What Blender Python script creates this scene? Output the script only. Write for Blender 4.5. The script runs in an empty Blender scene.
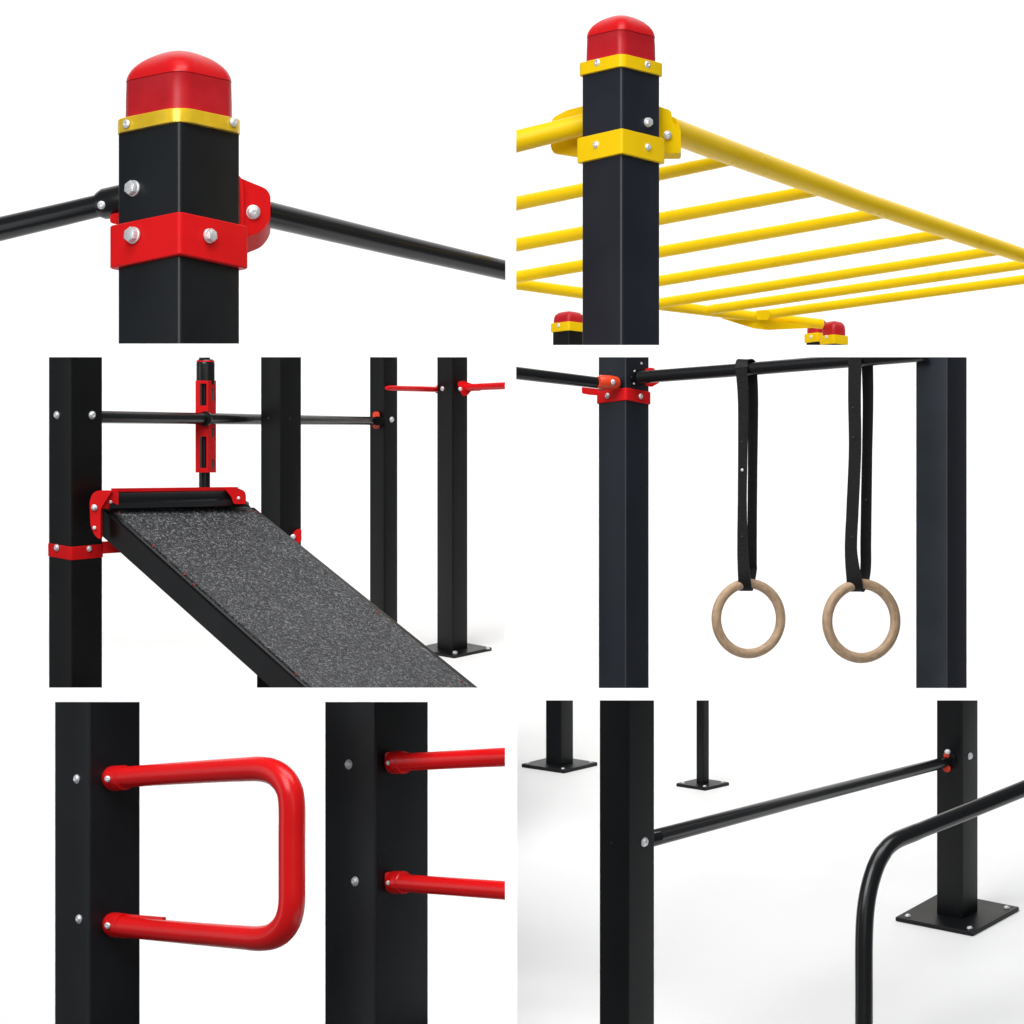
import bpy, bmesh, math, random
from mathutils import Vector, Matrix
random.seed(7)
sc = bpy.context.scene
COL = sc.collection
U = 100.0                                   # 100 units of layout = 1 scene unit

# ------------------------------------------------------------------ camera
cd = bpy.data.cameras.new('camera'); cam = bpy.data.objects.new('camera', cd); COL.objects.link(cam)
cd.type = 'ORTHO'; cd.ortho_scale = 10.24; cd.clip_start = 0.1; cd.clip_end = 300
cam.location = (0, -40, 0); cam.rotation_euler = (math.radians(90), 0, 0)
sc.camera = cam
# ------------------------------------------------------------------ studio light
w = bpy.data.worlds.new('World'); sc.world = w; w.use_nodes = True
w.node_tree.nodes['Background'].inputs[0].default_value = (0.93, 0.96, 1.0, 1)
w.node_tree.nodes['Background'].inputs[1].default_value = 0.16
def area(name, loc, target, sx, sy, power, col=(1, 1, 1), spread=180):
    l = bpy.data.lights.new(name, 'AREA'); l.shape = 'RECTANGLE'; l.size = sx; l.size_y = sy
    l.energy = power; l.color = col; l.spread = math.radians(spread)
    o = bpy.data.objects.new(name, l); COL.objects.link(o); o.location = loc
    o.rotation_euler = (Vector(target) - Vector(loc)).to_track_quat('-Z', 'Y').to_euler()
area('key_softbox', (-12, -25, 20), (0, 3, 0), 20, 20, 8900, (1, 0.99, 0.97))
area('top_softbox', (3, -7, 25), (2, 3, -3), 24, 14, 5400)
area('left_softbox', (-24, -3, 1), (0, 1, 0), 9, 16, 560, (0.93, 0.96, 1))
area('front_fill', (6, -36, 6), (0, 5, 0), 16, 16, 700)
area('backdrop_lamp', (6, 7, 16), (5, 20, -2), 26, 4, 660, spread=100)
area('backdrop_low_lamp', (4, 9, -16), (5, 20, 2), 26, 4, 1000, spread=100)
sc.view_settings.view_transform = 'Standard'; sc.view_settings.look = 'None'
sc.view_settings.exposure = 0; sc.view_settings.gamma = 1; sc.view_settings.use_curve_mapping = False
sc.render.engine = 'CYCLES'

# ------------------------------------------------------------------ materials
def mat(name, col, rough=0.4, metal=0.0, spec=0.5, coat=0.0, bump=0.0, bscale=60, var=0.0, vscale=2.0, rvar=0.0):
    m = bpy.data.materials.new(name); m.use_nodes = True; nt = m.node_tree; n = nt.nodes; L = nt.links
    b = n['Principled BSDF']
    b.inputs['Base Color'].default_value = (*col, 1); b.inputs['Roughness'].default_value = rough
    b.inputs['Metallic'].default_value = metal; b.inputs['Specular IOR Level'].default_value = spec
    b.inputs['Coat Weight'].default_value = coat; b.inputs['Coat Roughness'].default_value = 0.12
    tc = n.new('ShaderNodeTexCoord')
    if var:
        nz = n.new('ShaderNodeTexNoise'); nz.inputs['Scale'].default_value = vscale; nz.inputs['Detail'].default_value = 6
        L.new(tc.outputs['Object'], nz.inputs['Vector'])
        mr = n.new('ShaderNodeMapRange'); mr.inputs['From Min'].default_value = .3; mr.inputs['From Max'].default_value = .7
        mr.inputs['To Min'].default_value = 1 - var; mr.inputs['To Max'].default_value = 1 + var
        L.new(nz.outputs['Fac'], mr.inputs['Value'])
        mx = n.new('ShaderNodeMix'); mx.data_type = 'RGBA'; mx.blend_type = 'MULTIPLY'; mx.inputs['Factor'].default_value = 1
        mx.inputs['A'].default_value = (*col, 1)
        L.new(mr.outputs['Result'], mx.inputs['B']); L.new(mx.outputs['Result'], b.inputs['Base Color'])
        if rvar:
            r2 = n.new('ShaderNodeMapRange'); r2.inputs['From Min'].default_value = .3; r2.inputs['From Max'].default_value = .7
            r2.inputs['To Min'].default_value = rough - rvar; r2.inputs['To Max'].default_value = rough + rvar
            L.new(nz.outputs['Fac'], r2.inputs['Value']); L.new(r2.outputs['Result'], b.inputs['Roughness'])
    if bump:
        bz = n.new('ShaderNodeTexNoise'); bz.inputs['Scale'].default_value = bscale; bz.inputs['Detail'].default_value = 2
        L.new(tc.outputs['Object'], bz.inputs['Vector'])
        bp = n.new('ShaderNodeBump'); bp.inputs['Strength'].default_value = bump; bp.inputs['Distance'].default_value = 0.01
        L.new(bz.outputs['Fac'], bp.inputs['Height']); L.new(bp.outputs['Normal'], b.inputs['Normal'])
    return m
M = {}
M['black'] = mat('black_powder_coat', (0.0048, 0.0066, 0.0086), .40, spec=.36, bump=.07, bscale=55, var=.18, vscale=1.5, rvar=.05)
M['slate'] = mat('slate_powder_coat', (0.0090, 0.0120, 0.0185), .40, spec=.36, bump=.05, bscale=60, var=.15, vscale=1.5, rvar=.05)
M['soot'] = mat('soot_powder_coat', (0.0032, 0.0034, 0.0036), .42, spec=.32, bump=.08, bscale=60, var=.2, vscale=1.5, rvar=.05)
M['jet'] = mat('jet_powder_coat', (0.0034, 0.0042, 0.0050), .42, spec=.24, bump=.06, bscale=60, var=.15, vscale=1.5, rvar=.04)
M['tube'] = mat('black_gloss_tube', (0.006, 0.0065, 0.0075), .26, spec=.5, var=.08, vscale=1.2)
M['red'] = mat('red_powder_coat', (0.70, 0.010, 0.012), .38, spec=.09, bump=.04, bscale=50, var=.06, vscale=2.5, rvar=.04)
M['redgloss'] = mat('red_gloss_paint', (0.76, 0.007, 0.009), .25, spec=.34, coat=.0, var=.05, vscale=2, rvar=.03)
M['orange'] = mat('orange_red_plastic', (0.85, 0.06, 0.015), .35, bump=.05, var=.05)
M['cap'] = mat('red_cap_plastic', (0.46, 0.009, 0.016), .38, spec=.3, bump=.15, bscale=70, var=.07, vscale=4, rvar=.06)
M['capdome'] = mat('red_cap_dome_plastic', (0.62, 0.007, 0.010), .32, spec=.28, coat=.04, bump=.03, bscale=40, var=.05)
M['yellow'] = mat('yellow_powder_coat', (0.86, 0.56, 0.003), .30, spec=.17, bump=.02, bscale=40, var=.04, vscale=2, rvar=.04)
M['yellow_matte'] = mat('yellow_bracket_coat', (0.86, 0.56, 0.003), .4, spec=.08, bump=.02, bscale=40, var=.04, vscale=2)
M['gold'] = mat('gold_band', (0.80, 0.53, 0.02), .24, metal=.2, spec=.6, bump=.04, bscale=20, var=.1, vscale=5, rvar=.05)
M['zinc'] = mat('zinc_bolt', (0.80, 0.82, 0.84), .28, metal=.55, bump=.3, bscale=90, var=.2, vscale=30, rvar=.1)
M['hole'] = mat('dark_recess', (0.003, 0.003, 0.003), .8, spec=.1)
M['white'] = mat('white_backdrop_paper', (0.92, 0.92, 0.92), .9, spec=.05, var=.004)
M['floor'] = mat('white_studio_floor', (0.88, 0.885, 0.89), .55, spec=.12, var=.02, vscale=.5)
M['white_floor'] = mat('white_bench_floor', (0.95, 0.95, 0.95), .7, spec=.1)
M['strap_rivet'] = mat('dark_strap_rivet', (.02, .02, .022), .4, metal=.3)
M['liner'] = mat('grey_plastic_liner', (.06, .062, .065), .4, var=.2)
M['strap'] = mat('black_webbing', (0.007, 0.007, 0.008), .6, spec=.25, bump=.5, bscale=45, var=.2, vscale=8)

def wood():
    m = bpy.data.materials.new('birch_ring_wood'); m.use_nodes = True; nt = m.node_tree; n = nt.nodes; L = nt.links
    b = n['Principled BSDF']; b.inputs['Roughness'].default_value = .5; b.inputs['Specular IOR Level'].default_value = .35
    tc = n.new('ShaderNodeTexCoord'); sx = n.new('ShaderNodeSeparateXYZ'); L.new(tc.outputs['Object'], sx.inputs[0])
    ln = n.new('ShaderNodeVectorMath'); ln.operation = 'LENGTH'; L.new(tc.outputs['Object'], ln.inputs[0])
    an = n.new('ShaderNodeMath'); an.operation = 'ARCTAN2'; L.new(sx.outputs['X'], an.inputs[0]); L.new(sx.outputs['Z'], an.inputs[1])
    def mul(src, k):
        q = n.new('ShaderNodeMath'); q.operation = 'MULTIPLY'; q.inputs[1].default_value = k; L.new(src, q.inputs[0]); return q.outputs[0]
    cb = n.new('ShaderNodeCombineXYZ'); L.new(mul(ln.outputs['Value'], 34), cb.inputs[0]); L.new(mul(sx.outputs['Y'], 20), cb.inputs[1]); L.new(mul(an.outputs[0], 2.2), cb.inputs[2])
    nz = n.new('ShaderNodeTexNoise'); nz.inputs['Scale'].default_value = 1.6; nz.inputs['Detail'].default_value = 6; nz.inputs['Distortion'].default_value = .4
    L.new(cb.outputs[0], nz.inputs['Vector'])
    cr = n.new('ShaderNodeValToRGB'); cr.color_ramp.elements[0].position = .32; cr.color_ramp.elements[1].position = .68
    cr.color_ramp.elements[0].color = (.38, .255, .16, 1); cr.color_ramp.elements[1].color = (.57, .40, .26, 1)
    L.new(nz.outputs['Fac'], cr.inputs[0]); L.new(cr.outputs[0], b.inputs['Base Color'])
    bp = n.new('ShaderNodeBump'); bp.inputs['Strength'].default_value = .15; bp.inputs['Distance'].default_value = .01
    L.new(nz.outputs['Fac'], bp.inputs['Height']); L.new(bp.outputs['Normal'], b.inputs['Normal'])
    return m
M['wood'] = wood()
M['rivet'] = mat('worn_red_rivet', (.25, .03, .02), .5, bump=.4, var=.3, vscale=20)

def rubber():
    m = bpy.data.materials.new('grey_granulated_mat'); m.use_nodes = True; nt = m.node_tree; n = nt.nodes; L = nt.links
    b = n['Principled BSDF']; b.inputs['Roughness'].default_value = .5; b.inputs['Specular IOR Level'].default_value = .4
    tc = n.new('ShaderNodeTexCoord')
    v = n.new('ShaderNodeTexNoise'); v.inputs['Scale'].default_value = 41; v.inputs['Detail'].default_value = 2.2; v.inputs['Distortion'].default_value = 1.3
    L.new(tc.outputs['Object'], v.inputs['Vector'])
    nz = n.new('ShaderNodeTexNoise'); nz.inputs['Scale'].default_value = 2.5; nz.inputs['Detail'].default_value = 3
    L.new(tc.outputs['Object'], nz.inputs['Vector'])
    cr = n.new('ShaderNodeValToRGB'); e = cr.color_ramp.elements
    e[0].position = .40; e[0].color = (.018, .019, .021, 1); e[1].position = .64; e[1].color = (.25, .255, .27, 1)
    k = e.new(.53); k.color = (.042, .044, .048, 1)
    L.new(v.outputs['Fac'], cr.inputs[0])
    mx = n.new('ShaderNodeMix'); mx.data_type = 'RGBA'; mx.blend_type = 'MULTIPLY'; mx.inputs['Factor'].default_value = .35
    L.new(cr.outputs[0], mx.inputs['A']); L.new(nz.outputs['Fac'], mx.inputs['B']); L.new(mx.outputs['Result'], b.inputs['Base Color'])
    bp = n.new('ShaderNodeBump'); bp.inputs['Strength'].default_value = 1.0; bp.inputs['Distance'].default_value = .012
    L.new(v.outputs['Fac'], bp.inputs['Height']); L.new(bp.outputs['Normal'], b.inputs['Normal'])
    return m
M['rubber'] = rubber()

# ------------------------------------------------------------------ helpers
OFF = [0.0]                                  # how far back the current group of equipment stands
SINK = [0.0]                                 # how far back the current group's hardware sits
def P(px, py, d=0.0):                        # layout (right, down, deep) -> scene point
    return Vector(((px - 512) / U, (d + SINK[0] + OFF[0]) / U, (512 - py) / U))
class Frame:                                 # an upright local frame, seen from a little below (k>0) or above (k<0)
    def __init__(s, px, py, d, k):
        s.o = P(px, py, d); c = math.sqrt(1 - k * k); s.Y = Vector((0, c, -k)); s.Z = Vector((0, k, c))
    def __call__(s, x, y, z): return s.o + (Vector((x, 0, 0)) + s.Y * y + s.Z * z) / U
    def vec(s, x, y, z): return (Vector((x, 0, 0)) + s.Y * y + s.Z * z).normalized()

# where each group of equipment is sawn off: left, right, top, bottom
BOUND = {1: (None, 505.4, None, 343.6), 2: (516.2, None, None, 345), 3: (None, 505, 357.2, 687.6),
         4: (516.2, None, 357.2, 688), 5: (None, 505, 702, None), 6: (517.2, None, 700.4, None)}
CUR = [1]
def clip(bm):
    l, r, t, b = BOUND[CUR[0]]
    for c, no in ((l and P(l, 0), (-1, 0, 0)), (r and P(r, 0), (1, 0, 0)), (t and P(0, t), (0, 0, 1)), (b and P(0, b), (0, 0, -1))):
        if c is None: continue
        no = Vector(no)
        if not any((v.co - c).dot(no) > 1e-6 for v in bm.verts): continue
        res = bmesh.ops.bisect_plane(bm, geom=bm.verts[:] + bm.edges[:] + bm.faces[:], plane_co=c, plane_no=no, clear_outer=True)
        es = [e for e in res['geom_cut'] if isinstance(e, bmesh.types.BMEdge) and e.is_valid and len(e.link_faces) == 1]
        if es: bmesh.ops.holes_fill(bm, edges=es, sides=0)
def link(name, bm, m, parent=None, smooth=35, doclip=True):
    if doclip: clip(bm)
    if not bm.verts: bm.free(); return None
    base = parent.matrix_world.translation.copy() if parent else Vector()
    base = WORLD.get(parent.name, Vector()) if parent else Vector()
    bmesh.ops.recalc_face_normals(bm, faces=bm.faces[:])
    bmesh.ops.translate(bm, verts=bm.verts[:], vec=-base)
    me = bpy.data.meshes.new(name); bm.to_mesh(me); bm.free()
    me.materials.append(M[m])
    if smooth:
        for p in me.polygons: p.use_smooth = True
        me.set_sharp_from_angle(angle=math.radians(smooth))
    o = bpy.data.objects.new(name, me); COL.objects.link(o)
    if parent: o.parent = parent
    WORLD[o.name] = base
    return o
WORLD = {}
def thing(name, label, cat, base, group=None):
    o = bpy.data.objects.new(name, None); COL.objects.link(o); o.location = base; o.empty_display_size = .2
    o['label'] = label; o['category'] = cat
    if group: o['group'] = group
    WORLD[o.name] = Vector(base); return o
def loft(rings, close=True):
    bm = bmesh.new(); R = [[bm.verts.new(p) for p in r] for r in rings]; n = len(R[0])
    for a, b in zip(R, R[1:]):
        for i in range(n): bm.faces.new((a[i], a[(i + 1) % n], b[(i + 1) % n], b[i]))
    if close: bm.faces.new(R[0][::-1]); bm.faces.new(R[-1])
    return bm
def join(*bms):
    out = bmesh.new()
    for b in bms:
        me = bpy.data.meshes.new('t'); b.to_mesh(me); b.free(); out.from_mesh(me); bpy.data.meshes.remove(me)
    return out
def section(wl, wr, off=0.0, r=3.0, scale=1.0, n=5):
    """rounded square whose near corner is the origin, left face wl wide and right face wr wide as seen"""
    s = math.hypot(wl, wr); e1 = Vector((-wl, wr)) / s; e2 = Vector((wr, wl)) / s
    c = Vector(((wr - wl) / 2, (wl + wr) / 2)); h = (s / 2 + off) * scale; r = min(r * scale, h * .98)
    pts = []
    for q in range(4):
        a0 = q * math.pi / 2; cx = (h - r) * (1 if q in (0, 3) else -1); cy = (h - r) * (1 if q in (0, 1) else -1)
        for i in range(n + 1):
            a = a0 + i / n * math.pi / 2
            p = c + e1 * (cx + r * math.cos(a)) + e2 * (cy + r * math.sin(a)); pts.append(p)
    return pts
def prism(F, wl, wr, z0, z1, off=0, r=3, ch=0.0):
    if ch: spec = [(z0, off - ch), (z0 + ch, off), (z1 - ch, off), (z1, off - ch)]
    else: spec = [(z0, off), (z1, off)]
    return loft([[F(p.x, p.y, z) for p in section(wl, wr, o, r)] for z, o in spec])
def tube(pts, rad, n=28, capr=0.0):
    pts = [Vector(p) for p in pts]
    if not isinstance(rad, (list, tuple)): rad = [rad] * len(pts)
    if len(rad) != len(pts): rad = [rad[0] + (rad[-1] - rad[0]) * i / (len(pts) - 1) for i in range(len(pts))]
    rings = []; up = None
    for i, p in enumerate(pts):
        t = (pts[min(i + 1, len(pts) - 1)] - pts[max(i - 1, 0)]).normalized()
        if up is None:
            up = Vector((0, 0, 1)) if abs(t.z) < .9 else Vector((1, 0, 0))
        a = (up - t * up.dot(t)).normalized(); b = t.cross(a); up = a
        rr = rad[i] / U
        rings.append([p + (a * math.cos(2 * math.pi * j / n) + b * math.sin(2 * math.pi * j / n)) * rr for j in range(n)])
    return loft(rings)
def spline(ctrl, seg=10):
    ctrl = [Vector(c) for c in ctrl]; out = []
    for i in range(len(ctrl) - 1):
        p0 = ctrl[max(i - 1, 0)]; p1 = ctrl[i]; p2 = ctrl[i + 1]; p3 = ctrl[min(i + 2, len(ctrl) - 1)]
        for k in range(seg):
            t = k / seg
            out.append(.5 * ((2 * p1) + (p2 - p0) * t + (2 * p0 - 5 * p1 + 4 * p2 - p3) * t * t + (3 * p1 - p0 - 3 * p2 + p3) * t ** 3))
    out.append(ctrl[-1]); return out
def polyslab(F_pts, depth_vec):              # solid from an outline and a thickness vector
    return loft([F_pts, [p + depth_vec for p in F_pts]])
def roundpoly(pts, r=4, n=4):                # rounded outline in 2-D
    out = []; m = len(pts)
    for i in range(m):
        a = Vector(pts[i - 1]); b = Vector(pts[i]); c = Vector(pts[(i + 1) % m])
        ra = min(r, (a - b).length * .45, (c - b).length * .45)
        p = b + (a - b).normalized() * ra; q = b + (c - b).normalized() * ra
        for k in range(n + 1):
            t = k / n; out.append(p * (1 - t) ** 2 + b * 2 * t * (1 - t) + q * t * t)
    return out
def bevel(bm, w, seg=2):
    bmesh.ops.bevel(bm, geom=[e for e in bm.edges if len(e.link_faces) == 2 and e.calc_face_angle(0) > .6], offset=w / U, segments=seg, affect='EDGES', profile=.5)
    return bm
# one zinc bolt: washer, low domed head, shallow drive socket
def bolt_mesh(kind):
    prof = {'dome': [(1.0, 0), (1.0, .16), (.86, .2), (.82, .42), (.70, .56), (.46, .66), (.30, .69), (.24, .60), (0.02, .58)],
            'nut': [(1.0, 0), (1.0, .22), (.9, .26), (.9, .78), (.8, .92), (.5, 1.0), (.02, 1.02)],
            'small': [(1.0, 0), (1.0, .22), (.8, .42), (.42, .5), (.34, .34), (.02, .32)]}[kind]
    bm = bmesh.new(); N = 24; R = []
    for (r, z) in prof:
        h6 = lambda i: (.90 / math.cos(((i / N * 6 + .5) % 1 - .5) * math.pi / 3) if kind == 'nut' and .26 < z < .95 else 1.0)
        R.append([bm.verts.new((r * h6(i) * math.cos(2 * math.pi * i / N), r * h6(i) * math.sin(2 * math.pi * i / N), z)) for i in range(N)])
    for a, b in zip(R, R[1:]):
        for i in range(N): bm.faces.new((a[i], a[(i + 1) % N], b[(i + 1) % N], b[i]))
    bm.faces.new(R[0][::-1]); bm.faces.new(R[-1])
    me = bpy.data.meshes.new('bolt'); bmesh.ops.recalc_face_normals(bm, faces=bm.faces[:]); bm.to_mesh(me); bm.free(); me.materials.append(M['zinc'])
    for p in me.polygons: p.use_smooth = True
    me.set_sharp_from_angle(angle=math.radians(38)); return me
BM = {}
def bolt(pos, nrm, r, parent, kind='dome', name='bolt'):
    if kind not in BM:
        BM[kind] = bolt_mesh(kind.split('_')[0])
        if '_' in kind: BM[kind].materials[0] = M['strap_rivet']
    o = bpy.data.objects.new(name, BM[kind]); COL.objects.link(o); o.parent = parent
    q = Vector(nrm).to_track_quat('Z', 'Y')
    o.location = Vector(pos) - WORLD[parent.name]; o.rotation_mode = 'QUATERNION'; o.rotation_quaternion = q
    o.scale = (r / U,) * 3; WORLD[o.name] = Vector(pos); return o
_rv = None
class Post:
    """square post; F sits on its near edge"""
    def __init__(s, root, F, wl, wr, z0, z1, m='black', r=3, name='post'):
        s.F, s.wl, s.wr, s.root = F, wl, wr, root; s.s = math.hypot(wl, wr)
        s.o = link(name, prism(F, wl, wr, z0, z1, .29 * r, r), m, root); s.r = r
        s.nl = F.vec(-wr, -wl, 0); s.nr = F.vec(wl, -wr, 0)
    def pt(s, x, z, off=0.0):                # point on the visible faces at seen offset x from the near edge
        y = (-x) * s.wr / s.wl if x < 0 else x * s.wl / s.wr
        return s.F(x, y, z) + (s.nl if x < 0 else s.nr) * (off + .29 * s.r) / U
    def at(s, px, py, off=0.0):              # point on the faces that is seen at (px, py)
        f = s.F; x = px - (f.o.x * U + 512); x -= (s.nl if x < 0 else s.nr).x * (off + .29 * s.r); base = s.pt(x, 0, 0)
        z = ((512 - py) / U - base.z) / f.Z.z * U
        return s.pt(x, z, off)
    def bolt(s, px, py, r, parent=None, kind='dome', off=0.0):
        x = px - (s.F.o.x * U + 512); return bolt(s.at(px, py, off), s.nl if x < 0 else s.nr, r, parent or s.o, kind)
    def band(s, z0, z1, off, m, name='clamp', r=4, ch=1.0, parent=None): return link(name, prism(s.F, s.wl, s.wr, z0, z1, off, r, ch), m, parent or s.root)
def cap(p, z0, zr, zt, inset, parent, r=12, name='post_cap'):
    """domed plastic cap: square skirt with soft corners, a fine lip, then a vaulted top"""
    F, wl, wr = p.F, p.wl, p.wr
    rings = [[F(q.x, q.y, z) for q in section(wl, wr, -inset + o, r, n=8)] for z, o in ((z0, 0.6), (z0 + (zr - z0) * .5, .4), (zr - 1.4, 0), (zr - .7, .25))]
    body = link(name, loft(rings), 'cap', parent)
    h = zt - zr; N = 18; rings = []
    for i in range(N + 1):
        a = i / N * math.pi / 2 * .985
        f = math.cos(a) ** 1.02; z = zr + h * math.sin(a)
        rr = r * (1 + .25 * math.sin(a))
        rings.append([F(q.x, q.y, z) for q in section(wl, wr, (-inset + .2), min(rr / max(f, .05), p.s * .47) if i else r, f, n=8)])
    link('dome', loft(rings), 'capdome', body, smooth=50)
    return body

# ------------------------------------------------------------------ the setting
def struct(name, bm, m):
    o = link(name, bm, m, None, doclip=False); o['kind'] = 'structure'; return o
def quad_grid(a, b, c, d, nx=1, ny=1):
    bm = bmesh.new(); V = [[bm.verts.new((a * (1 - i / nx) + b * (i / nx)) * (1 - j / ny) + (d * (1 - i / nx) + c * (i / nx)) * (j / ny)) for i in range(nx + 1)] for j in range(ny + 1)]
    for j in range(ny):
        for i in range(nx): bm.faces.new((V[j][i], V[j][i + 1], V[j + 1][i + 1], V[j + 1][i]))
    return bm
struct('backdrop', quad_grid(P(-1500, -1500, 1800), P(2500, -1500, 1800), P(2500, 2500, 1800), P(-1500, 2500, 1800)), 'white')
K6 = 0.33; T6 = K6 / math.sqrt(1 - K6 * K6)
def D6(py):                                  # the floor rises fastest near the camera and flattens out far back
    d = 0.0; y = 1024.0; st = 2.0 if py < 1024 else -2.0
    for _ in range(400):
        if (st > 0 and y <= py) or (st < 0 and y >= py): break
        d += st / (.35 if y > 900 else (.19 + .16 * max(0, (y - 790) / 110))); y -= st
    return d
ys = [1290, 1150, 1024, 960, 920] + [900 - 6 * i for i in range(33)] + [700.4]
prof = lambda x: [P(x, y, D6(y)) for y in ys] + [P(x, y, D6(y)) + Vector((0, 0, -.06)) for y in reversed(ys)]
fl = loft([prof(517.2), prof(1500)])
struct('floor', fl, 'floor')
struct('floor', quad_grid(P(-400, 687.6, 448), P(504.9, 687.6, 448), P(504.9, 600, 900), P(-400, 600, 900)), 'white_floor')

# =================================================================== 1  capped post, black bars
CUR[0] = 1; OFF[0] = 400
k = .21
root = thing('pull_up_frame', 'thick black post with red domed cap, gold band and red clamp between two black bars', 'pull-up frame', P(180, 343, 0))
F = Frame(179.6, 330, 0, k); c = F.Z.z
p = Post(root, F, 61, 59.5, -60, (330 - 112) / c, 'black', r=4.6)
Z = lambda py: (330 - py) / c
p.band(Z(256), Z(213.5), 7.4, 'red', r=5, name='clamp')
cl = bpy.context.scene.objects['clamp']
b1 = p.band(Z(122), Z(108), 7.0, 'gold', name='cap_band', r=21, ch=.6)
cap(p, Z(112), Z(69.5), Z(69.5) + 31, .2, root, r=18)
p.bolt(126.5, 125, 4.6, b1, 'small', off=7); p.bolt(233, 123, 4.8, b1, 'dome', off=6.4)
p.bolt(134, 188.5, 8.2, p.o, 'nut'); p.bolt(134, 236.5, 8.6, cl, 'nut', off=7); p.bolt(208.5, 237, 7.4, cl, 'nut', off=7)
# red channel bracket on the back right
pl = roundpoly([(236, 176), (250, 182), (266, 188.5), (270.5, 195), (270.5, 219), (262, 231), (238, 241)], 6)
SINK[0] = 34
br = link('bracket', bevel(polyslab([P(x, y, 66 + (x - 240) * .5) for x, y in pl], Vector((.0, .26, -.16))), 1.6), 'red', root)
lip = link('bracket_lip', bevel(polyslab([P(x, y, 61) for x, y in roundpoly([(236, 174), (241, 177), (243.5, 190), (243.5, 250), (236, 250)], 3)], Vector((0, .05, 0))), .8), 'red', br)
bolt(P(253, 212, 72), (.25, -1, 0), 7.2, br, 'dome')
link('bar', tube([P(262, 213, 95), P(390, 243.5, 230), P(530, 276, 370)], [13.2, 11.4, 9.6]), 'tube', root)
bl = link('bar', tube([P(112, 202.5, 98), P(60, 215, 125), P(-60, 243, 200)], [11.3, 11.6, 12.6]), 'tube', root)
sl = link('sleeve', bevel(tube([P(99, 205, 98), P(104, 204, 96), P(128, 200, 92)], [12.6, 15.5, 17]), 1.2), 'tube', root)
bolt(P(101.5, 205, 82), (-.35, -1, 0), 4.2, sl, 'small')
link('flange', bevel(polyslab([P(x, y, 76) for x, y in roundpoly([(110, 214), (124, 212), (124, 226), (110, 223)], 3)], Vector((0, .1, 0))), .6), 'red', root)

SINK[0] = 0
# =================================================================== 2  monkey bars
CUR[0] = 2; OFF[0] = 400
k = .235
root = thing('monkey_bars', 'yellow monkey bars ladder bolted to a dark post with red domed cap and yellow clamps', 'monkey bars', P(622, 345, 0))
F = Frame(621.7, 330, 0, k); c = F.Z.z
Z = lambda py: (330 - py) / c
p = Post(root, F, 39.2, 37.6, -50, Z(58), 'slate', r=3.4)
cl = p.band(Z(154.5), Z(129.5), 4.4, 'yellow', r=2.5, ch=.6)
b1 = p.band(Z(67.2), Z(54.5), 4.2, 'yellow', name='cap_band', r=7, ch=.5)
cap(p, Z(57), Z(28.3), Z(28.3) + 22, .6, root, r=9)
p.bolt(597.6, 63, 3.9, b1, 'small', off=2.4); p.bolt(647, 65, 3.9, b1, 'small', off=2.4)
p.bolt(647.3, 122.5, 4.9, p.o, 'nut'); p.bolt(596, 145.2, 3.8, cl, 'dome', off=3.4); p.bolt(647.6, 147.6, 3.8, cl, 'dome', off=3.4)
SINK[0] = 46
pl = roundpoly([(657.5, 106), (671, 110.5), (672.8, 122), (680.8, 129), (681, 153), (657.5, 153)], 3)
br = link('bracket', bevel(polyslab([P(x, y, 60 + (x - 660) * .3) for x, y in pl], Vector((.0, .12, -.06))), 1), 'yellow_matte', root)
bolt(P(667.4, 135, 60.5), (.3, -1, 0), 4.3, br, 'dome')
pl = roundpoly([(588, 105), (567, 110), (554, 117), (551.3, 121), (550.5, 147), (554, 153), (588, 158)], 3)
link('bracket', bevel(polyslab([P(x, y, 84 + (590 - x) * .3) for x, y in pl], Vector((0, .16, -.01))), 1), 'yellow_matte', root)
SINK[0] = 30
DL = lambda py: 100 + (py - 130) / .24
link('side_rail', tube([P(x, y, DL(y)) for x, y in ((668, 129), (700, 141.5), (860, 200.5), (1024, 256), (1090, 278))], [13.2, 12.8, 9.9, 7.4, 6.8]), 'yellow', root)
link('end_rail', tube([P(x, y, d + 24) for x, y, d in ((600, 121, 66), (582, 125, 62), (516, 141.5, 66), (470, 153, 74))], [10.6, 10.8, 11.2, 11.6]), 'yellow', root)
far = ((470, 275), (516, 284), (582, 293), (661, 305), (721, 312.5), (822, 324))
link('side_rail', tube([P(x, y, DL(y)) for x, y in far], [5.6, 5.6, 5.8, 5.4, 5.2, 5.0]), 'yellow', root)
for (x0, y0, x1, y1, r0, r1) in ((738, 158, 480, 211, 6.3, 7.4), (818, 190, 480, 251.5, 6.2, 7.0), (884, 212.5, 480, 283.5, 6.0, 6.2),
                                 (946, 233.5, 590, 292.5, 5.6, 5.6), (1000, 250, 661, 303, 5.1, 5.2), (1075, 257, 711, 309.5, 4.9, 5.0), (1075, 272.5, 758, 315.5, 4.8, 4.9)):
    link('rung', tube([P(x0 + (x1 - x0) * t, y0 + (y1 - y0) * t, DL(y0 + (y1 - y0) * t) ) for t in (0, .25, .5, .75, 1)], [r0, r1]), 'yellow', root)
SINK[0] = 0
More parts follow.
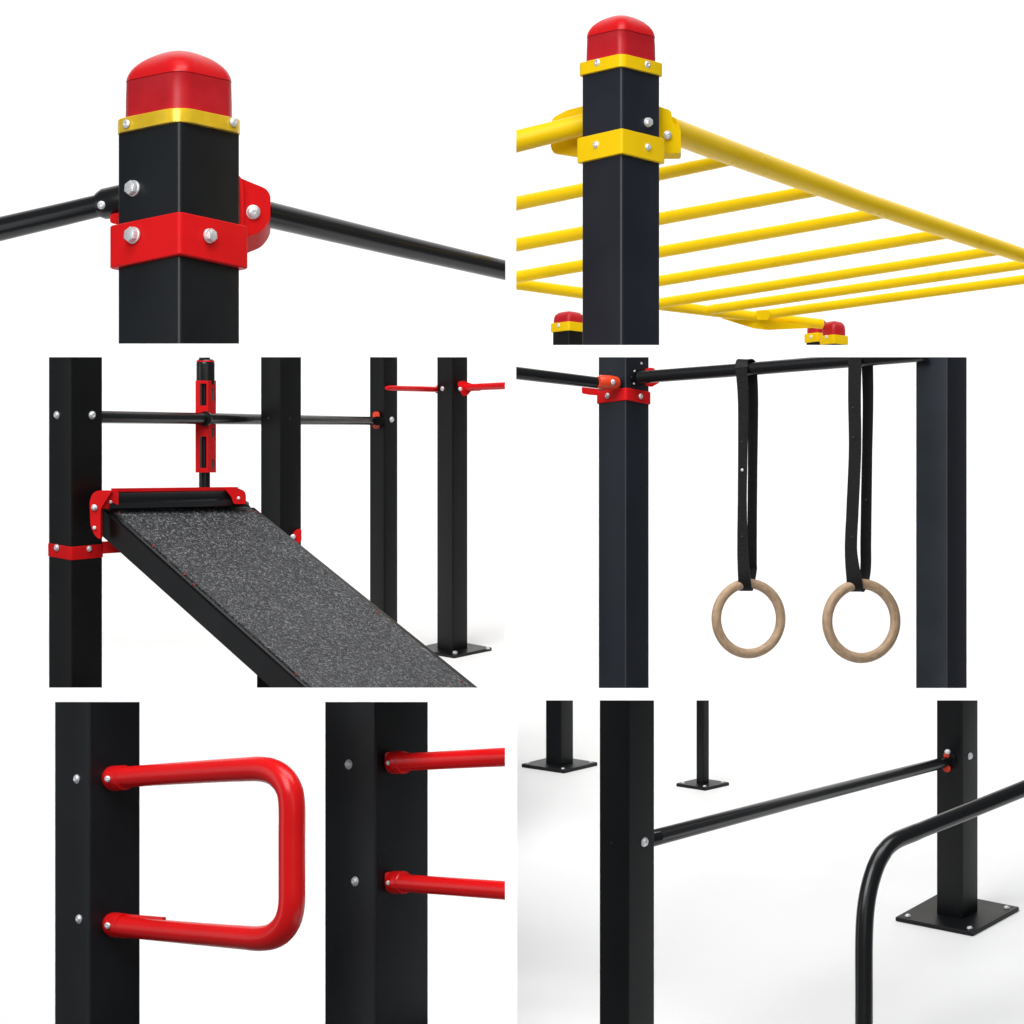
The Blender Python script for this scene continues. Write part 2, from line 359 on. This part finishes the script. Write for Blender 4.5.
# gusset under the far corner of the ladder
pl = roundpoly([(720, 318), (758, 318), (806, 325), (812, 328), (768, 330), (754, 328.5)], 2)
link('bracket', bevel(polyslab([P(x, y, 905) for x, y in pl], Vector((0, .12, 0))), .5), 'yellow_matte', root)
link('bracket', bevel(polyslab([P(x, y, 785) for x, y in roundpoly([(756, 310.5), (767, 310), (771, 312), (768, 320), (757, 320)], 1.5)], Vector((0, .1, 0))), .5), 'yellow_matte', root)
def small_post(px, ptop, d, wl, wr, bt):
    F = Frame(px, 360, d, .12); q = Post(root, F, wl, wr, -10, 360 - ptop - 20, 'soot', r=1.2)
    bb = link('cap_band', prism(F, wl, wr, 360 - ptop - bt - 9, 360 - ptop - bt, 2.2, 2.4, .4), 'yellow', q.o)
    # cap as one closed piece
    rings = []
    for z, f in ((-15, 1), (-9, 1), (-6, .97), (-3.5, .88), (-1.2, .66), (-.2, .35), (0, .05)):
        rings.append([F(v.x, v.y, 360 - ptop + z) for v in section(wl, wr, .9, min(4.5, 20 * f), f)])
    link('post_cap', loft(rings), 'cap', q.o, smooth=50)
    return q
q = small_post(569, 309.3, 520, 16, 16, 12); q.bolt(558.5, 325.5, 2, q.o, 'small', off=1.8)
q = small_post(817.5, 317.5, 960, 11, 11, 15); q.bolt(811, 337, 1.7, q.o, 'small', off=1.8)
q = small_post(834, 319.5, 925, 12, 12, 15); q.bolt(826.5, 337, 1.7, q.o, 'small', off=1.8)

# =================================================================== 3  incline board
CUR[0] = 3; OFF[0] = 0
root = thing('pull_up_frame', 'row of four black posts behind the incline board joined by thin black and red bars', 'pull-up frame', P(250, 688, 0))
def post3(xl, xe, xr, d, m='soot', bottom=760):
    F = Frame(xe, 600, d, -.13); return Post(root, F, xe - xl, xr - xe, 600 - bottom, 290, m, r=1.8)
p = post3(49, 71.5, 102, 0)
cl = link('clamp', prism(p.F, 22.5, 30.5, 600 - 560, 600 - 546.5, 1.2, 2, .5), 'red', root)
p.bolt(57, 415, 4, p.o, 'dome'); p.bolt(92, 415, 4.1, p.o, 'dome')
p.bolt(57, 547.5, 3.6, cl, 'dome', off=1.2); p.bolt(89, 548.5, 3, cl, 'dome', off=1.2)
link('clamp_arm', bevel(polyslab([P(x, y, 16) for x, y in ((98, 541.5), (122, 541), (122, 552.5), (98, 554))], Vector((0, .06, 0))), .6), 'red', root)
p2 = post3(261, 281, 301, 235)
p2.bolt(268.5, 418.5, 1.6, p2.o, 'small_dark'); p2.bolt(290, 418.5, 1.3, p2.o, 'small_dark')
cl2 = link('clamp', bevel(polyslab([P(x, y, 238) for x, y in roundpoly([(280, 531), (294, 532), (297, 529), (301.5, 529), (301.5, 541), (298, 543.5), (292, 540), (284, 538)], 1.5)], Vector((0, .12, 0))), .5), 'red', root)
bolt(P(293, 536.8, 235), (.1, -1, 0), 2.6, cl2, 'dome')
p3 = post3(370, 384.5, 397.3, 520)
p3.bolt(391.5, 419.5, 2.9, p3.o, 'dome')
F4 = Frame(453, 651.2, 622, -.20)
p4 = Post(root, F4, 15.7, 14.3, 0, 330, 'soot', r=1.6)
def plate(F, wl, wr, off, th, root, m='soot', r=1.0): return link('base_plate', prism(F, wl, wr, -th, 0, off, r, .4), m, root)
s4 = link('base_plate', prism(F4, 15.7, 14.3, -3.6, 0.4, 17.5, 1, .4), 'soot', root)
def pbolt(F, x, y, r, par): bolt(F(x, y, 0), F.vec(0, 0, 1), r, par, 'nut')
pbolt(F4, 2, -12, 2.6, s4); pbolt(F4, 35, 12, 2.2, s4)
p4.bolt(442.5, 388.5, 2.4, p4.o, 'dome')
link('bar', tube([P(98, 417, 20), P(205, 418.6, 150), P(384, 421, 512)], [6.2, 5.7, 4.0]), 'tube', root)
link('flange', bevel(polyslab([P(x, y, 497 - (x - 376) * .9) for x, y in roundpoly([(372.6, 411.5), (379.6, 411.5), (379.8, 428.8), (372.8, 428.8)], 3.4)], Vector((0, .1, 0))), .4), 'orange', root)
link('sleeve', tube([P(377, 420.8, 486), P(381, 421, 494)], [4.4, 4.4]), 'hole', root)
link('red_bar', tube([P(386, 388, 486), P(389, 388.1, 489), P(443, 389.5, 600)], [1.6, 2.7, 2.8]), 'redgloss', root)
link('flange', tube([P(437.5, 389.4, 588), P(440.5, 389.4, 592)], [4.0, 4.0]), 'redgloss', root)
link('red_bar', tube([P(466, 387.5, 570), P(520, 385, 510)], [3.4, 3.7]), 'redgloss', root)
h = link('bracket', bevel(polyslab([P(x, y, 564 + (x - 457) * .9 - (x > 468) * (x - 468) * 1.4) for x, y in roundpoly([(457.5, 382), (463, 380.5), (471, 383.5), (481, 385), (481, 391), (471, 391), (468, 395), (463, 396.5), (461, 393), (458.5, 388)], 2)], Vector((0, .06, 0))), .7), 'red', root)
bolt(P(460.3, 389, 563), (0, -1, 0), 1.9, h, 'small')
# upright pole with the slotted red bracket
link('pole', tube([P(204.5, 357.5, 165), P(204.5, 560, 165)], [5.6, 5.6]), 'tube', root)
link('pole_cap', loft([[P(205.5, y, 165) + Vector((math.cos(a) * r, math.sin(a) * r, 0)) / U for a in [2 * math.pi * i / 36 for i in range(36)]] for y, r in ((384, 9.2), (364, 9.2), (361, 8.8), (359.5, 7.5), (359, 2))]), 'tube', root)
link('cap_ring', tube([P(205.5, 361.6, 165), P(205.5, 360.6, 165)], [9.35, 8.9]), 'red', root)
def holed(x0, x1, y0, y1, holes, fn):
    xs = sorted({x0, x1, *[h[0] for h in holes], *[h[1] for h in holes]}); ys = sorted({y0, y1, *[h[2] for h in holes], *[h[3] for h in holes]})
    bm = bmesh.new(); V = {}
    def v(x, y, s):
        if (x, y, s) not in V: V[(x, y, s)] = bm.verts.new(fn(x, y, s))
        return V[(x, y, s)]
    solid = lambda i, j: 0 <= i < len(xs) - 1 and 0 <= j < len(ys) - 1 and not any(h[0] <= xs[i] and xs[i + 1] <= h[1] and h[2] <= ys[j] and ys[j + 1] <= h[3] for h in holes)
    for i in range(len(xs) - 1):
        for j in range(len(ys) - 1):
            if not solid(i, j): continue
            a, b, c_, d = xs[i], xs[i + 1], ys[j], ys[j + 1]
            bm.faces.new((v(a, c_, 0), v(b, c_, 0), v(b, d, 0), v(a, d, 0))); bm.faces.new((v(a, c_, 1), v(a, d, 1), v(b, d, 1), v(b, c_, 1)))
            for di, dj, q in ((-1, 0, ((a, c_), (a, d))), (1, 0, ((b, d), (b, c_))), (0, -1, ((b, c_), (a, c_))), (0, 1, ((a, d), (b, d)))):
                if not solid(i + di, j + dj): bm.faces.new((v(*q[0], 0), v(*q[1], 0), v(*q[1], 1), v(*q[0], 1)))
    return bm
br = link('slotted_bracket', join(
    holed(195.5, 208.2, 380.5, 472.5, [(200, 206.4, 383.5, 405.5), (200, 206.4, 436.5, 468)], lambda x, y, s: P(x, y, 150 + s * 3 + (x - 195) * .1)),
    holed(0, 18, 380.5, 472.5, [(8, 15, 388, 401), (8, 15, 427.5, 437), (8, 15, 459.5, 468.5)], lambda t, y, s: P(208.3 + t * .43 - s * 1.2, y, 151.6 + t * .9 + s * 1.0))), 'red', root, smooth=0)
link('collar', tube([P(204.5, 418.6, 146), P(206, 418.7, 149.5)], [7.4, 7.4]), 'tube', br)
link('dark_liner', bevel(polyslab([P(x, y, 163) for x, y in ((197, 381.5), (214, 381.5), (214, 471), (197, 471))], Vector((0, .14, 0))), .5), 'liner', br)

# the board
root = thing('incline_board', 'incline board with grey grained mat, black rails and red corner brackets', 'sit-up board', P(260, 688, -150))
TL, TR, BR_, BL = P(102, 509, -8), P(254, 507.5, 130), P(497, 703, -90), P(318, 703, -226)
DN = Vector((.0, .08, -1)).normalized()
def B(u, v, h=0): return (TL * (1 - u) + TR * u) * (1 - v) + (BL * (1 - u) + BR_ * u) * v - DN * (h / U)
def slab(u0, u1, v0, v1, h0, h1, n=1):
    return loft([[B(u0, v0, h0), B(u1, v0, h0), B(u1, v0, h1), B(u0, v0, h1)], [B(u0, v1, h0), B(u1, v1, h0), B(u1, v1, h1), B(u0, v1, h1)]])
link('side_rail', bevel(slab(0, .05, 0, 1, -27, 0), .8), 'soot', root)
link('side_rail', bevel(slab(.962, 1, 0, 1, -14, 0), .8), 'tube', root)
link('deck', slab(.051, .961, .0, 1, -13, -2.2), 'soot', root)
mt = link('mat', bevel(slab(.050, .958, .008, 1, .1, 2.4), .7), 'rubber', root)
link('rail_trim', bevel(slab(.016, .036, 0.02, 1, -.5, 1.9), .5), 'tube', root)
#link('rail_groove', slab(.026, .034, .01, 1, -.3, .35), 'soot', root)
# raised seams of the mat
#link('seam', bevel(slab(.521, .5235, .035, 1, 0, 1.6), .1), 'rubber', mt)
#link('seam', bevel(slab(.538, .5395, .035, 1, 0, 1.6), .1), 'rubber', mt)
# worn red rivets along both edges
for (px, py) in ((116, 513.5), (151, 546), (178, 571), (190, 578.5)):
    pass
for u, v in ((.07, .03), (.052, .2), (.050, .345), (.050, .86), (.93, .03), (.955, .035), (.94, .55), (.94, .9), (.034, .40)):
    r_ = link('rivet', bevel(tube([B(u, v, 1.0), B(u, v, 3.2)], [1.7, 1.2], n=12), .3), 'rivet', mt)
# end roller, red top strip, red corner brackets
link('roller', tube([P(112, 499, -4), P(240, 497, 112)], [7.6, 7.0]), 'tube', root)
link('end_cover', bevel(polyslab([P(112, 503, -14), P(240, 500, 98), P(249, 505.5, 106), P(109, 508.5, -20)], Vector((.0, .06, .03))), .5), 'tube', root)
link('end_panel', polyslab([P(100, 498, 2), P(242, 496, 126), P(252, 509, 132), P(100, 514, 2)], Vector((0, .06, .0))), 'soot', root)
link('top_strip', bevel(polyslab([P(111, 488.3, -10), P(236, 486.9, 106), P(236, 490.2, 106), P(111, 491.8, -10)], Vector((.02, .10, 0))), .5), 'red', root)
br = link('corner_bracket', bevel(polyslab([P(x, y, -26 + (x - 90) * .1) for x, y in roundpoly([(97, 490.5), (112, 490.5), (100.5, 509), (100.5, 540), (95, 536), (90.5, 526), (89.5, 502), (92, 494)], 3)], Vector((.02, .1, 0))), .8), 'red', root)
link('cheek', bevel(polyslab([P(x, y, -22 + (x - 98) * .6) for x, y in roundpoly([(100, 490.3), (118.5, 490.3), (118.5, 507), (112, 508.5), (101, 508.5)], 2.5)], Vector((0, .12, 0))), 1.0), 'red', br)
bolt(P(94.3, 507.5, -27.2), (-.35, -1, 0), 3.1, br, 'dome'); bolt(P(94.3, 527.8, -27.2), (-.35, -1, 0), 2, br, 'small'); bolt(P(110.5, 502, -15.5), (.1, -1, 0), 1.7, br, 'small')
br = link('corner_bracket', bevel(polyslab([P(x, y, 88 + (x - 230) * .5) for x, y in roundpoly([(224, 488), (238, 488), (244.5, 491), (246, 495), (246, 504), (233.5, 504), (231.5, 497)], 2.5)], Vector((0, .12, 0))), .9), 'red', root)
bolt(P(238.5, 498.2, 92), (0, -1, 0), 1.7, br, 'small')
link('leg', bevel(polyslab([P(257, 674, -60), P(272, 674, -60), P(272, 720, -60), P(257, 720, -60)], Vector((0, .15, 0))), .8), 'soot', root)

# =================================================================== 4  gym rings
CUR[0] = 4; OFF[0] = 0
root = thing('pull_up_frame', 'two dark posts joined by the high black bar that carries the wooden gym rings', 'pull-up frame', P(626, 688, 0))
F = Frame(626, 600, 0, .15); c = F.Z.z; Z = lambda py: (600 - py) / c
p = Post(root, F, 27.2, 22.6, -110, 270, 'slate', r=2)
cl = p.band(Z(400.4), Z(388), 2.2, 'red', r=3, ch=.5)
p.bolt(607.5, 396, 2.9, cl, 'dome', off=2.2); p.bolt(640.5, 396.5, 2.9, cl, 'dome', off=2.2)
p.bolt(610, 371.5, 1.4, p.o, 'small_dark'); p.bolt(641.5, 363.5, 1.4, p.o, 'small'); p.bolt(644.5, 364.5, 1.2, p.o, 'small_dark')
SINK[0] = 30
link('bar', tube([P(480, 367.5, -90), P(516, 373, -60), P(604, 383.6, -4)], [6.6, 6.4, 5.6]), 'tube', root)
br = link('bracket', tube([P(598, 382, -12), P(601, 382.3, -10), P(611, 382.8, -2), P(616, 383, 3)], [5.5, 7.4, 7.4, 6.4]), 'orange', root)
bolt(P(612.5, 382.2, -9.5), (.1, -1, 0), 2.9, br, 'dome')
link('flange', bevel(polyslab([P(x, y, 26) for x, y in roundpoly([(581.5, 387), (600, 389), (600, 395.5), (590, 395), (582, 393.5)], 1.5)], Vector((0, .1, 0))), .5), 'red', root)
hd = link('flange', tube([P(638.4, 377.6, 12), P(640, 377.6, 9)], [8.6, 8.2]), 'tube', root)
bar = link('bar', tube([P(639, 377.4, 6), P(730, 370.6, -40), P(847, 361, -100), P(925, 354.5, -140)], [6.2, 6.5, 6.8, 7]), 'tube', root)
for a in (.5, 1.6, 2.8, 3.9): bolt(P(638 - 7.2 * math.sin(a) * .55 - 2, 377.6 + 6.8 * math.cos(a), 7), (.4, -1, 0), 1.1, hd, 'small' if a in (.5, 2.8) else 'small_dark')
link('bracket', bevel(polyslab([P(x, y, 26) for x, y in roundpoly([(645, 369), (650, 367.5), (654, 368), (656, 371.5), (660, 380), (659, 383), (652, 387), (645, 386)], 1.5)], Vector((0, .1, 0))), .5), 'red', root)
SINK[0] = 0
F = Frame(947.6, 600, -150, .15)
Post(root, F, 31.4, 19, -110, 290, 'slate', r=1.6)
def ribbon(path, th=1.5):                    # path of (point, half width, width direction)
    rings = []
    for i, (q, hw, wd) in enumerate(path):
        t = (path[min(i + 1, len(path) - 1)][0] - path[max(i - 1, 0)][0]).normalized(); wd = (wd - t * wd.dot(t)).normalized(); n = t.cross(wd)
        rings.append([q + wd * (sx * hw / U) + n * (sy * th / 2 / U) for sx, sy in ((-1, -1), (1, -1), (1, 1), (-1, 1))])
    return loft(rings)
def ring_set(label, cx, cy, R, r, bx, by, bd, br_, front, back):
    root = thing('gym_ring', label, 'gymnastic ring', P(cx, cy, bd), group=None)
    yaw = math.radians(23)
    pts = []
    bm = bmesh.new(); N = 72; m = 20; V = []
    for i in range(N):
        a = 2 * math.pi * i / N; rad = Vector((math.cos(a) * math.cos(yaw), math.cos(a) * math.sin(yaw), math.sin(a))); ax = Vector((-math.sin(yaw), math.cos(yaw), 0))
        V.append([bm.verts.new(P(cx, cy, bd) + (rad * (R + r * math.cos(2 * math.pi * j / m)) + ax * r * math.sin(2 * math.pi * j / m)) / U) for j in range(m)])
    for i in range(N):
        for j in range(m): bm.faces.new((V[i][j], V[(i + 1) % N][j], V[(i + 1) % N][(j + 1) % m], V[i][(j + 1) % m]))
    link('ring', bm, 'wood', root, smooth=80)
    wd = Vector((math.cos(-.25), math.sin(-.25), 0))
    ctrl = [(P(x, y, bd - br_ - 2.2), hw) for x, y, hw in front] + [(P(front[-1][0] + 2, cy - R + r + 1.5, bd), front[-1][2])] + [(P(x, y, bd + br_ + 2.2), hw) for x, y, hw in reversed(back)]
    # close the loop over the bar
    ctrl += [(P(back[0][0] - 2, by - br_ - 1.6, bd + 3), back[0][2]), (P(front[0][0] + 1, by - br_ - 2, bd - 3), front[0][2]), ctrl[0]]
    sp = spline([c_[0] for c_ in ctrl], 8); path = []
    for i, q in enumerate(sp):
        f = i / 8; a = int(min(f, len(ctrl) - 1)); b = min(a + 1, len(ctrl) - 1); t = f - a
        path.append((q, ctrl[a][1] * (1 - t) + ctrl[b][1] * t, wd))
    st = link('strap', ribbon(path), 'strap', root, smooth=30)
    return root, st, bd - br_ - 3.4
DB = lambda x: 36 - (x - 639) * .51
g, st, dd = ring_set('wooden gym ring on a thin black strap, smaller, hanging nearer the clamped post', 748.5, 618.6, 35.0, 4.9, 745, 369.4, DB(746), 6.5,
         [(741.5, 368, 6.2), (743, 400, 5.2), (742.8, 450, 4.8), (742.3, 500, 4.5), (742.6, 550, 5.4), (744.5, 581, 6.4)],
         [(751.5, 370, 5.4), (753, 400, 5.3), (752.6, 470, 4.8), (752.2, 520, 4.8), (752, 560, 4.9), (752, 572, 4.6)])
for y in (442, 470, 537): bolt(P(742.2, y, dd + .6), (0, -1, 0), 1.5 if y == 470 else 1.2, st, 'small' if y == 470 else 'small_dark', name='rivet')
g, st, dd = ring_set('larger wooden gym ring on a wide black strap, hanging nearer the wide bare post', 861.3, 621.0, 37.0, 5.2, 860, 360, DB(860), 6.8,
         [(855, 358, 6.8), (854.5, 400, 6.5), (855, 450, 6.3), (852.5, 510, 6.2), (851, 550, 6.2), (854.5, 582, 8)],
         [(867, 358, 6), (868, 400, 5.4), (867.2, 450, 5.2), (866.5, 490, 5.4), (865.8, 540, 5.5), (865, 574, 5.4)])
for x, y in ((853, 408), (853.5, 438), (852, 537), (866, 500)): bolt(P(x, y, dd + (.6 if x < 860 else 14)), (0, -1, 0), 1.3, st, 'small_dark', name='rivet')

# =================================================================== 5  red grips
CUR[0] = 5; OFF[0] = -50
root = thing('handle_post', 'wide black post carrying the closed red D-shaped grip handle, four bolts beside its ends', 'handle post', P(89, 1040, 0))
p = Post(root, Frame(89.3, 1000, 0, .02), 34.2, 50.3, -60, 320, 'black', r=2.6)
p.bolt(77, 779, 4.6, p.o, 'dome'); p.bolt(79.3, 919, 4.6, p.o, 'dome')
dn = p.nr                                   # the handle stands square off the right face
def hp(x, y): return P(x, y, 10 - (x - 108) * 1.1)
ctrl = [(112, 778.2), (150, 775.2), (200, 771.9), (240, 769.6), (262, 769.3), (277, 774), (287.6, 786), (291.6, 803), (291.8, 840), (291.8, 880), (291.2, 907), (286, 924), (275, 935), (260, 938.5), (240, 937.3), (200, 934), (150, 929.5), (112, 925.6)]
hd = link('grip_handle', tube(spline([hp(*q) for q in ctrl], 8), [10.2 + 3.3 * min(1, 1.6 * min(i, 136 - i) / 68) for i in range(137)], n=40), 'redgloss', root, smooth=60)
for y, t in ((778.3, -.07), (925, .09)):
    col = link('sleeve', bevel(tube([P(112, y, 24), P(115.5, y, 6), P(125, y + t * 10, -6)], [12.2, 12.8, 12.4], n=36), .8), 'redgloss', root)
    bolt(P(107.6, y + .6, -7), (-.45, -1, 0), 3.2, col, 'small')
link('weld_tab', bevel(polyslab([P(118, 913.5, 2), P(163, 917, -46), P(163, 921, -46), P(118, 919, 2)], Vector((.03, .04, 0))), .7), 'redgloss', root)

root = thing('rung_post', 'wide black post with two separate red rungs leaving it to the right', 'rung post', P(376, 1040, 0))
p = Post(root, Frame(375.8, 1000, 0, .02), 50.6, 52, -60, 320, 'black', r=2.6)
p.bolt(349, 764.5, 4.9, p.o, 'dome'); p.bolt(355.3, 881.4, 4.8, p.o, 'dome')
for (y0, y1) in ((762.5, 757), (882.5, 890.5)):
    link('rung', tube([P(396, y0, 0), P(520, y1 + (y1 - y0) * .13, -110)], [8.8, 9.6], n=36), 'redgloss', root)
    col = link('sleeve', bevel(loft([[P(x, y0, d) + (Vector((0, 0, 1)) * math.cos(a) + Vector((.75, .66, 0)) * math.sin(a)) * (r / U) for a in [2 * math.pi * i / 36 for i in range(36)]] for x, d, r in ((392, 26, 11.0), (394, 10, 11.6), (404, -4, 11.4), (404.8, -4.8, 10.6))]), .5), 'redgloss', root)
    link('saddle', bevel(polyslab([P(x, y, 8) for x, y in roundpoly([(384.8, y0 - 10), (396, y0 - 11.3), (398, y0), (396, y0 + 11.3), (387, y0 + 9.5), (385, y0 + 3)], 3)], Vector((0, .1, 0))), .8), 'redgloss', col)
    bolt(P(388.4, y0 + .4, -1.5), (-.3, -1, 0), 2.4, col, 'small')

# =================================================================== 6  low bars on base plates
CUR[0] = 6; OFF[0] = 0
root = thing('low_bar_frame', 'low sloping black bar between a near post and a post on a large base plate', 'low bar frame', P(629, 1024, 0))
dn_ = D6(1110)
F = Frame(629, 1110, dn_, -K6)
p = Post(root, F, 29.2, 25, 0, 480, 'jet', r=1.6)
plate(F, 29.2, 25, 38, 3.2, root, 'jet')
p.bolt(644.3, 842, 4.9, p.o, 'dome'); p.bolt(611.5, 843, 1.0, p.o, 'small_dark')
F = Frame(962.3, 920.5, D6(921) - 9, -K6)
p2 = Post(root, F, 25.3, 15.2, 2, 260, 'jet', r=1.4)
s = link('base_plate', prism(F, 25.3, 15.2, -2.2, 2, 30.5, 1, .5), 'jet', root)
sc_ = math.hypot(25.3, 15.2); e1 = Vector((-25.3, 15.2)) / sc_; e2 = Vector((15.2, 25.3)) / sc_; cc = Vector((-5.05, 20.25))
for a, b in ((1, -1), (-1, -1), (-1, 1), (1, 1)):
    q = cc + e1 * a * 36 + e2 * b * 36; bolt(F(q.x, q.y, 2), F.vec(0, 0, 1), 3.0, s, 'dome')
p2.bolt(969.8, 756, 3.6, p2.o, 'dome')
d0 = p.at(654, 838).y * U; d1 = p2.at(948, 765).y * U
link('bar', tube([P(642, 841, d0 + 18), P(656, 837.4, d0 + 20), P(800, 799.5, (d0 + d1) / 2), P(944, 762.5, d1 - 6), P(953, 760.3, d1 + 6)], [8.6, 8.4, 7.0, 5.7, 5.6]), 'tube', root)
fg = link('flange', tube([P(949.5, 761, d1 - 3), P(954.5, 759.6, d1 + 3)], [9.0, 9.0]), 'tube', root)
link('grommet', tube([P(946.5, 755.2, d1 - 6), P(947, 755.2, d1 + 4)], [3.0, 3.2]), 'orange', fg)
link('grommet', tube([P(946.5, 768.5, d1 - 8), P(947.5, 768.3, d1 + 4)], [3.6, 4.0]), 'orange', fg)
bolt(P(947.5, 751.8, d1 - 7), (0, -1, .5), 2.8, fg, 'dome')

root = thing('dip_bar', 'bent black round dip bar curving up from the floor, in front of the base plate', 'dip bar', P(864, 1090, D6(1090)))
db = D6(1090)
ctrl = [(864, 1092, 0), (864, 1000, 0), (864.2, 935, 0), (867, 900, 4), (873.8, 872, 12), (883, 853, 24), (895, 841.3, 38), (915, 832.6, 60), (960, 814.5, 105), (1024, 788.6, 170), (1080, 766, 225)]
link('bent_tube', tube(spline([P(x, y, db + d) for x, y, d in ctrl], 8), [9.0] * 41 + [8.6] * 16 + [8.2] * 24, n=36), 'tube', root, smooth=60)
link('foot_plate', bevel(tube([P(864, 1094, db), P(864, 1091, db)], [22, 22]), .5), 'black', root)

def far_post(label, px, py, wl, wr, off, m='jet'):
    root = thing('steel_post', label, 'post', P(px, py, D6(py)), 'far posts on base plates')
    F = Frame(px, py - .3, D6(py) - 16, -.19)
    q = Post(root, F, wl, wr, 1.4, 130, m, r=1.2)
    s = link('base_plate', prism(F, wl, wr, -2.2, 1.4, off, 1, .4), m, root)
    h = math.hypot(wl, wr); e1 = Vector((-wl, wr)) / h; e2 = Vector((wr, wl)) / h; cc = Vector(((wr - wl) / 2, (wl + wr) / 2)); k_ = h / 2 + off - 5
    for a, b in ((1, -1), (-1, -1), (-1, 1), (1, 1)):
        v = cc + e1 * a * k_ + e2 * b * k_; bolt(F(v.x, v.y, 1.4), F.vec(0, 0, 1), 1.9, s, 'dome')
far_post('far black post on a wide square base plate, left of the tall near post', 561, 767.2, 15, 12, 17.6)
far_post('thinnest black post on a small square base plate standing far back above the low bar', 703.3, 785.6, 6.8, 5.6, 14.6)
